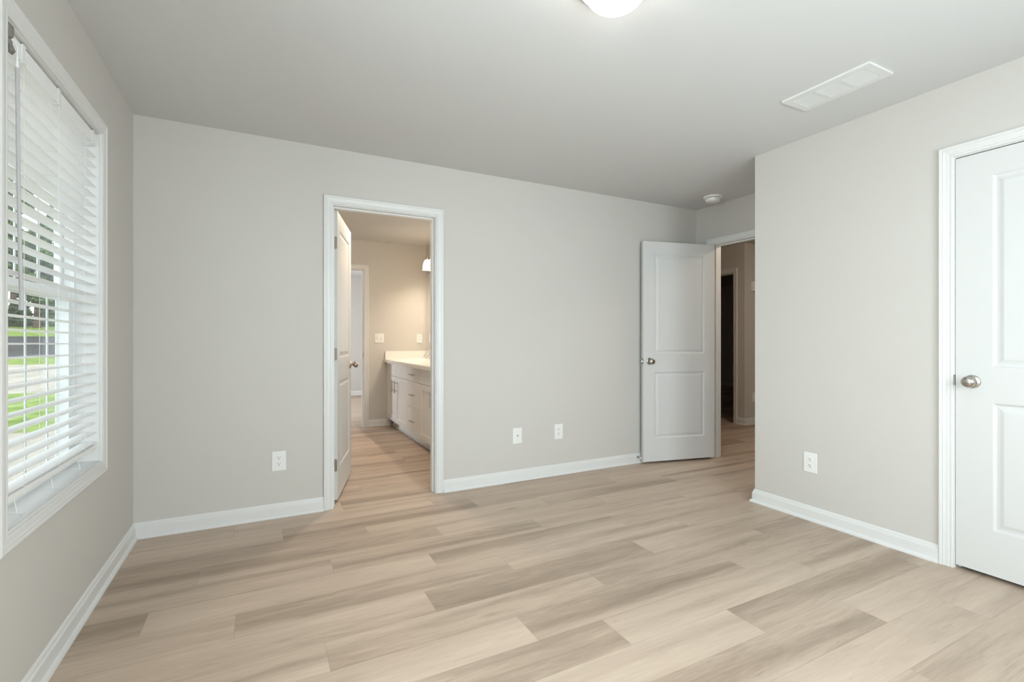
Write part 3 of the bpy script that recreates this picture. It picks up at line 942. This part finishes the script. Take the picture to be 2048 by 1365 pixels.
fl = boxes('filler_strip', M['cabinet'], [(VX+0.004, VX+0.030, 6.450, BYF, 0.10, CT0)])
tag(fl, 'narrow white filler strip between the vanity and far wall', 'filler')
# top with two integral bowls and splashes
ctop = empty('bathroom_countertop', (0,0,0))
TX0, TX1, TYa, TYb = VX-0.028, VB, 3.905, BYF-0.002
def counter():
    bm = bmesh.new()
    sinks = [(1.72, 4.43), (1.72, 5.94)]
    n = 40
    # top face with elliptical holes: split into bands
    def band(ya, yb, hole=None):
        if hole is None:
            bm.faces.new([bm.verts.new(p) for p in ((TX0,ya,CT1),(TX1,ya,CT1),(TX1,yb,CT1),(TX0,yb,CT1))]); return
        cx, cy = hole
        rim = []; out = []
        for k in range(n):
            a = 2*pi*k/n
            rim.append(bm.verts.new((cx+0.165*cos(a), cy+0.215*sin(a), CT1)))
            dx, dy = cos(a), sin(a)
            s = min((TX1-cx)/dx if dx > 1e-9 else ((TX0-cx)/dx if dx < -1e-9 else 1e9), (yb-cy)/dy if dy > 1e-9 else ((ya-cy)/dy if dy < -1e-9 else 1e9))
            out.append(bm.verts.new((cx+dx*s, cy+dy*s, CT1)))
        for k in range(n): bm.faces.new([rim[k], out[k], out[(k+1)%n], rim[(k+1)%n]])
        prev = rim
        for r, d in ((0.97,0.006),(0.93,0.035),(0.84,0.075),(0.65,0.105),(0.35,0.118),(0.12,0.120)):
            cur = [bm.verts.new((cx+0.165*r*cos(2*pi*k/n), cy+0.215*r*sin(2*pi*k/n), CT1-d)) for k in range(n)]
            for k in range(n): bm.faces.new([prev[k], prev[(k+1)%n], cur[(k+1)%n], cur[k]])
            prev = cur
        bm.faces.new(prev)
        for sx in (TX0, TX1):
            pass
    ymid = 5.2
    band(TYa, ymid, sinks[0]); band(ymid, TYb, sinks[1])
    # corner gaps of the fan are covered by the rectangular corners
    for cx, cy, ya, yb in ((1.72, 4.43, TYa, ymid), (1.72, 5.94, ymid, TYb)):
        for sx in (TX0, TX1):
            for sy in (ya, yb):
                cand = sorted([v for v in bm.verts if abs(v.co.z-CT1) < 1e-6 and (abs(v.co.x-sx) < 1e-6 or abs(v.co.y-sy) < 1e-6) and ya-1e-6 <= v.co.y <= yb+1e-6],
                              key=lambda v: (v.co.x-sx)**2+(v.co.y-sy)**2)
                a = min((v for v in cand if abs(v.co.x-sx) < 1e-6), key=lambda v: abs(v.co.y-sy), default=None)
                b = min((v for v in cand if abs(v.co.y-sy) < 1e-6), key=lambda v: abs(v.co.x-sx), default=None)
                if a and b and a is not b:
                    bm.faces.new([bm.verts.new(a.co), bm.verts.new((sx, sy, CT1)), bm.verts.new(b.co)])
    # front edge, ends
    for q in (((TX0,TYa,CT0),(TX0,TYb,CT0),(TX0,TYb,CT1),(TX0,TYa,CT1)), ((TX0,TYa,CT0),(TX1,TYa,CT0),(TX1,TYa,CT1),(TX0,TYa,CT1)),
              ((TX0,TYa,CT0),(VX+0.05,TYa,CT0),(VX+0.05,TYb,CT0),(TX0,TYb,CT0))):
        bm.faces.new([bm.verts.new(p) for p in q])
    return bm
cb = counter()
bmesh.ops.remove_doubles(cb, verts=cb.verts, dist=1e-5)
slab = link_mesh('counter_slab', cb, M['counter'], ctop)
sm = slab.modifiers.new('solid', 'SOLIDIFY'); sm.thickness = 0.010; sm.offset = -1
bm = bmesh.new(); box(bm, TX0+0.006, TX1, BYF-0.020, BYF-0.001, CT1-0.001, CT1+0.105, 0.002); link_mesh('side_splash', bm, M['counter'], ctop)
bm = bmesh.new(); box(bm, TX1-0.018, TX1+0.001, TYa, BYF-0.020, CT1-0.001, CT1+0.105, 0.002); link_mesh('back_splash', bm, M['counter'], ctop)
tag(ctop, 'cream white counter with integral sinks along the bathroom vanity', 'countertop')

def faucet(y, label):
    f = empty('faucet', (1.925, y, CT1))
    bm = bmesh.new()
    lathe(bm, [(0,0),(0.026,0),(0.026,0.006),(0.018,0.012),(0.015,0.05),(0.013,0.062),(0,0.064)], (0,0,0), (0,0,1), 20)
    link_mesh('body', bm, M['chrome'], f, True)
    bm = bmesh.new()
    tube(bm, [(0,0,0.045),(-0.03,0,0.066),(-0.07,0,0.072),(-0.105,0,0.064),(-0.118,0,0.046),(-0.119,0,0.036)], [0.012,0.0115,0.011,0.010,0.010,0.010], 12)
    link_mesh('spout', bm, M['chrome'], f, True)
    for s in (-1, 1):
        bm = bmesh.new()
        lathe(bm, [(0,0),(0.022,0),(0.022,0.006),(0.014,0.012),(0.012,0.035),(0,0.038)], (0,s*0.10,0), (0,0,1), 16)
        tube(bm, [(0,s*0.10,0.035),(-0.02,s*0.115,0.044),(-0.035,s*0.14,0.046)], [0.007,0.006,0.005], 8)
        link_mesh('handle', bm, M['chrome'], f, True)
    return tag(f, label, 'faucet', )
faucet(5.94, 'chrome faucet on the vanity top near the bathroom far wall')

mir = boxes('wall_mirror', M['mirror'], [(BXR-0.006, BXR-0.0005, 4.05, BYF-0.012, CT1+0.106, 2.045)])
tag(mir, 'frameless mirror above the vanity on the bathroom right wall', 'mirror')

vl = empty('vanity_light', (BXR, 5.80, 2.22))
bm = bmesh.new(); box(bm, -0.022, 0, -0.36, 0.36, -0.055, 0.055, 0.006); link_mesh('backplate', bm, M['nickel'], vl)
for yy in (0.27, 0.0, -0.27):
    bm = bmesh.new()
    tube(bm, [(-0.020, yy, 0.0),(-0.070, yy, 0.018),(-0.105, yy, 0.010),(-0.112, yy, -0.020)], 0.007, 10)
    lathe(bm, [(0,0),(0.020,0),(0.022,0.012),(0.018,0.030),(0,0.032)], (-0.112, yy, -0.008), (0,0,-1), 18)
    arm = link_mesh('arm', bm, M['nickel'], vl, True)
    bm = bmesh.new()
    lathe(bm, [(0.020,0.030),(0.034,0.042),(0.046,0.065),(0.055,0.100),(0.060,0.135),(0.062,0.165),(0.059,0.165),(0.057,0.135),(0.052,0.100),(0.043,0.065),(0.031,0.044),(0.018,0.034)], (-0.112, yy, -0.008), (0,0,-1), 32)
    link_mesh('shade', bm, M['shade'], arm, True)
    bm = bmesh.new(); lathe(bm, [(0,0.040),(0.012,0.042),(0.014,0.060),(0.026,0.085),(0.030,0.105),(0.024,0.128),(0.010,0.137),(0,0.138)], (-0.112, yy, -0.008), (0,0,-1), 16)
    link_mesh('bulb', bm, M['bulb'], arm, True)
tag(vl, 'brushed vanity light with glowing bell shades above the mirror', 'vanity light')

# ------------------------------------------------------------------ outdoors, seen between the slats
def gz(y):
    P = [(-20,-0.5),(13.5,-0.45),(32,0.25),(56,1.45),(70,2.6),(120,4.5)]
    for (a, za), (b, zb) in zip(P, P[1:]):
        if y <= b: return za + (zb-za)*(y-a)/(b-a)
    return P[-1][1]
def strip(name, mat, ya, yb, label, cat, xa=-70, xb=30, skew=0.0, kind='structure'):
    bm = bmesh.new()
    nx, ny = 20, 8
    g = [[None]*(ny+1) for _ in range(nx+1)]
    for i in range(nx+1):
        x = xa + (xb-xa)*i/nx
        for j in range(ny+1):
            y = ya + (yb-ya)*j/ny + skew*x
            g[i][j] = bm.verts.new((x, y, gz(y)))
    for i in range(nx):
        for j in range(ny): bm.faces.new([g[i][j], g[i+1][j], g[i+1][j+1], g[i][j+1]])
    o = link_mesh(name, bm, mat)
    return tag(o, label, cat, kind=kind)
strip('front_walk', M['concrete'], -20, 11.2, 'pale concrete apron just outside the window', 'walkway', -30, XO-0.02)
strip('lawn', M['grass'], 11.2, 17.5, 'narrow green lawn strip outside the window', 'lawn')
strip('driveway', M['concrete'], 17.5, 27.5, 'pale concrete drive seen between the slats', 'driveway')
strip('lawn', M['grass'], 27.5, 32, 'sunlit lawn edge beside the road', 'lawn')
strip('road', M['asphalt'], 32, 55, 'grey asphalt road outside', 'road')
strip('lawn', M['grass'], 55, 110, 'bright green bank beyond the road below the trees', 'lawn')

def tree(x, y, h, r, seed, label):
    rnd = random.Random(seed)
    z = gz(y)
    root = empty('tree', (x, y, z))
    bm = bmesh.new()
    tube(bm, [(0,0,-0.1),(0.1,0,h*0.3),(0,0.1,h*0.75)], [0.34, 0.24, 0.08], 8)
    link_mesh('trunk', bm, M['bark'], root, True)
    bm = bmesh.new()
    blobs = []
    for _ in range(14):
        a = rnd.random()*2*pi; q = rnd.random()
        zz = h*(0.22+0.70*q); rr = r*(1-0.65*abs(q-0.3))*rnd.uniform(0.2,0.75)
        blobs.append((rr*cos(a), rr*sin(a), zz, r*rnd.uniform(0.35,0.55)))
    for _ in range(4200):
        bx_, by_, bz_, br = rnd.choice(blobs)
        d = Vector((rnd.gauss(0,1), rnd.gauss(0,1), rnd.gauss(0,1))).normalized() * br * rnd.uniform(0.7, 1.0)
        c = Vector((bx_, by_, bz_)) + d
        s = rnd.uniform(0.18, 0.42)
        u = Vector((rnd.gauss(0,1), rnd.gauss(0,1), rnd.gauss(0,1))).normalized(); w = u.orthogonal().normalized()
        bm.faces.new([bm.verts.new(c+u*s), bm.verts.new(c+w*s*0.7), bm.verts.new(c-u*s), bm.verts.new(c-w*s*0.7)])
    link_mesh('crown', bm, M['leaf'], root, fix=False)
    return tag(root, label, 'tree', 'trees ' + label.split(' in the ')[1])
k = 0
KIND = ['dark green tree in the front row on the bank beyond the road', 'leafy tree in the middle row on the bank beyond the road', 'tall pale green tree in the back row beyond the road']
for row, (yy, hh) in enumerate(((66, 13), (74, 18), (83, 23))):
    for j in range(7):
        k += 1
        tree(-40.7 - row*1.2 + j*6.6 - (row % 2)*3.2, yy + (k*5 % 3)*0.5, hh*(0.92+0.05*(k*3 % 4)), 2.3, k, KIND[row])

# low shrubs filling the bank under the trees
def shrub(x, y, h, seed, label):
    rnd = random.Random(seed)
    root = empty('shrub', (x, y, gz(y)))
    bm = bmesh.new()
    for _ in range(1500):
        d = Vector((rnd.gauss(0,1), rnd.gauss(0,1), abs(rnd.gauss(0,1)))).normalized() * rnd.uniform(0.55, 1.0)
        c = Vector((d.x*1.15, d.y*0.9, 0.1 + d.z*h))
        q = rnd.uniform(0.12, 0.26)
        u = Vector((rnd.gauss(0,1), rnd.gauss(0,1), rnd.gauss(0,1))).normalized(); w = u.orthogonal().normalized()
        bm.faces.new([bm.verts.new(c+u*q), bm.verts.new(c+w*q*0.7), bm.verts.new(c-u*q), bm.verts.new(c-w*q*0.7)])
    link_mesh('foliage', bm, M['leaf'], root, fix=False)
    bm = bmesh.new()
    for a in range(3): tube(bm, [(0.05*a,0,-0.05),(0.3*cos(a*2.1),0.3*sin(a*2.1),h*0.6)], [0.05, 0.02], 6)
    link_mesh('stems', bm, M['bark'], root)
    return tag(root, label, 'shrub', 'shrubs under the trees')
for j in range(13):
    shrub(-38.2 + j*2.5, 69.8 + (j % 2)*0.4, 2.6 + 0.3*(j % 3), 40+j, 'dark leafy shrub under the trees on the bank beyond the road')
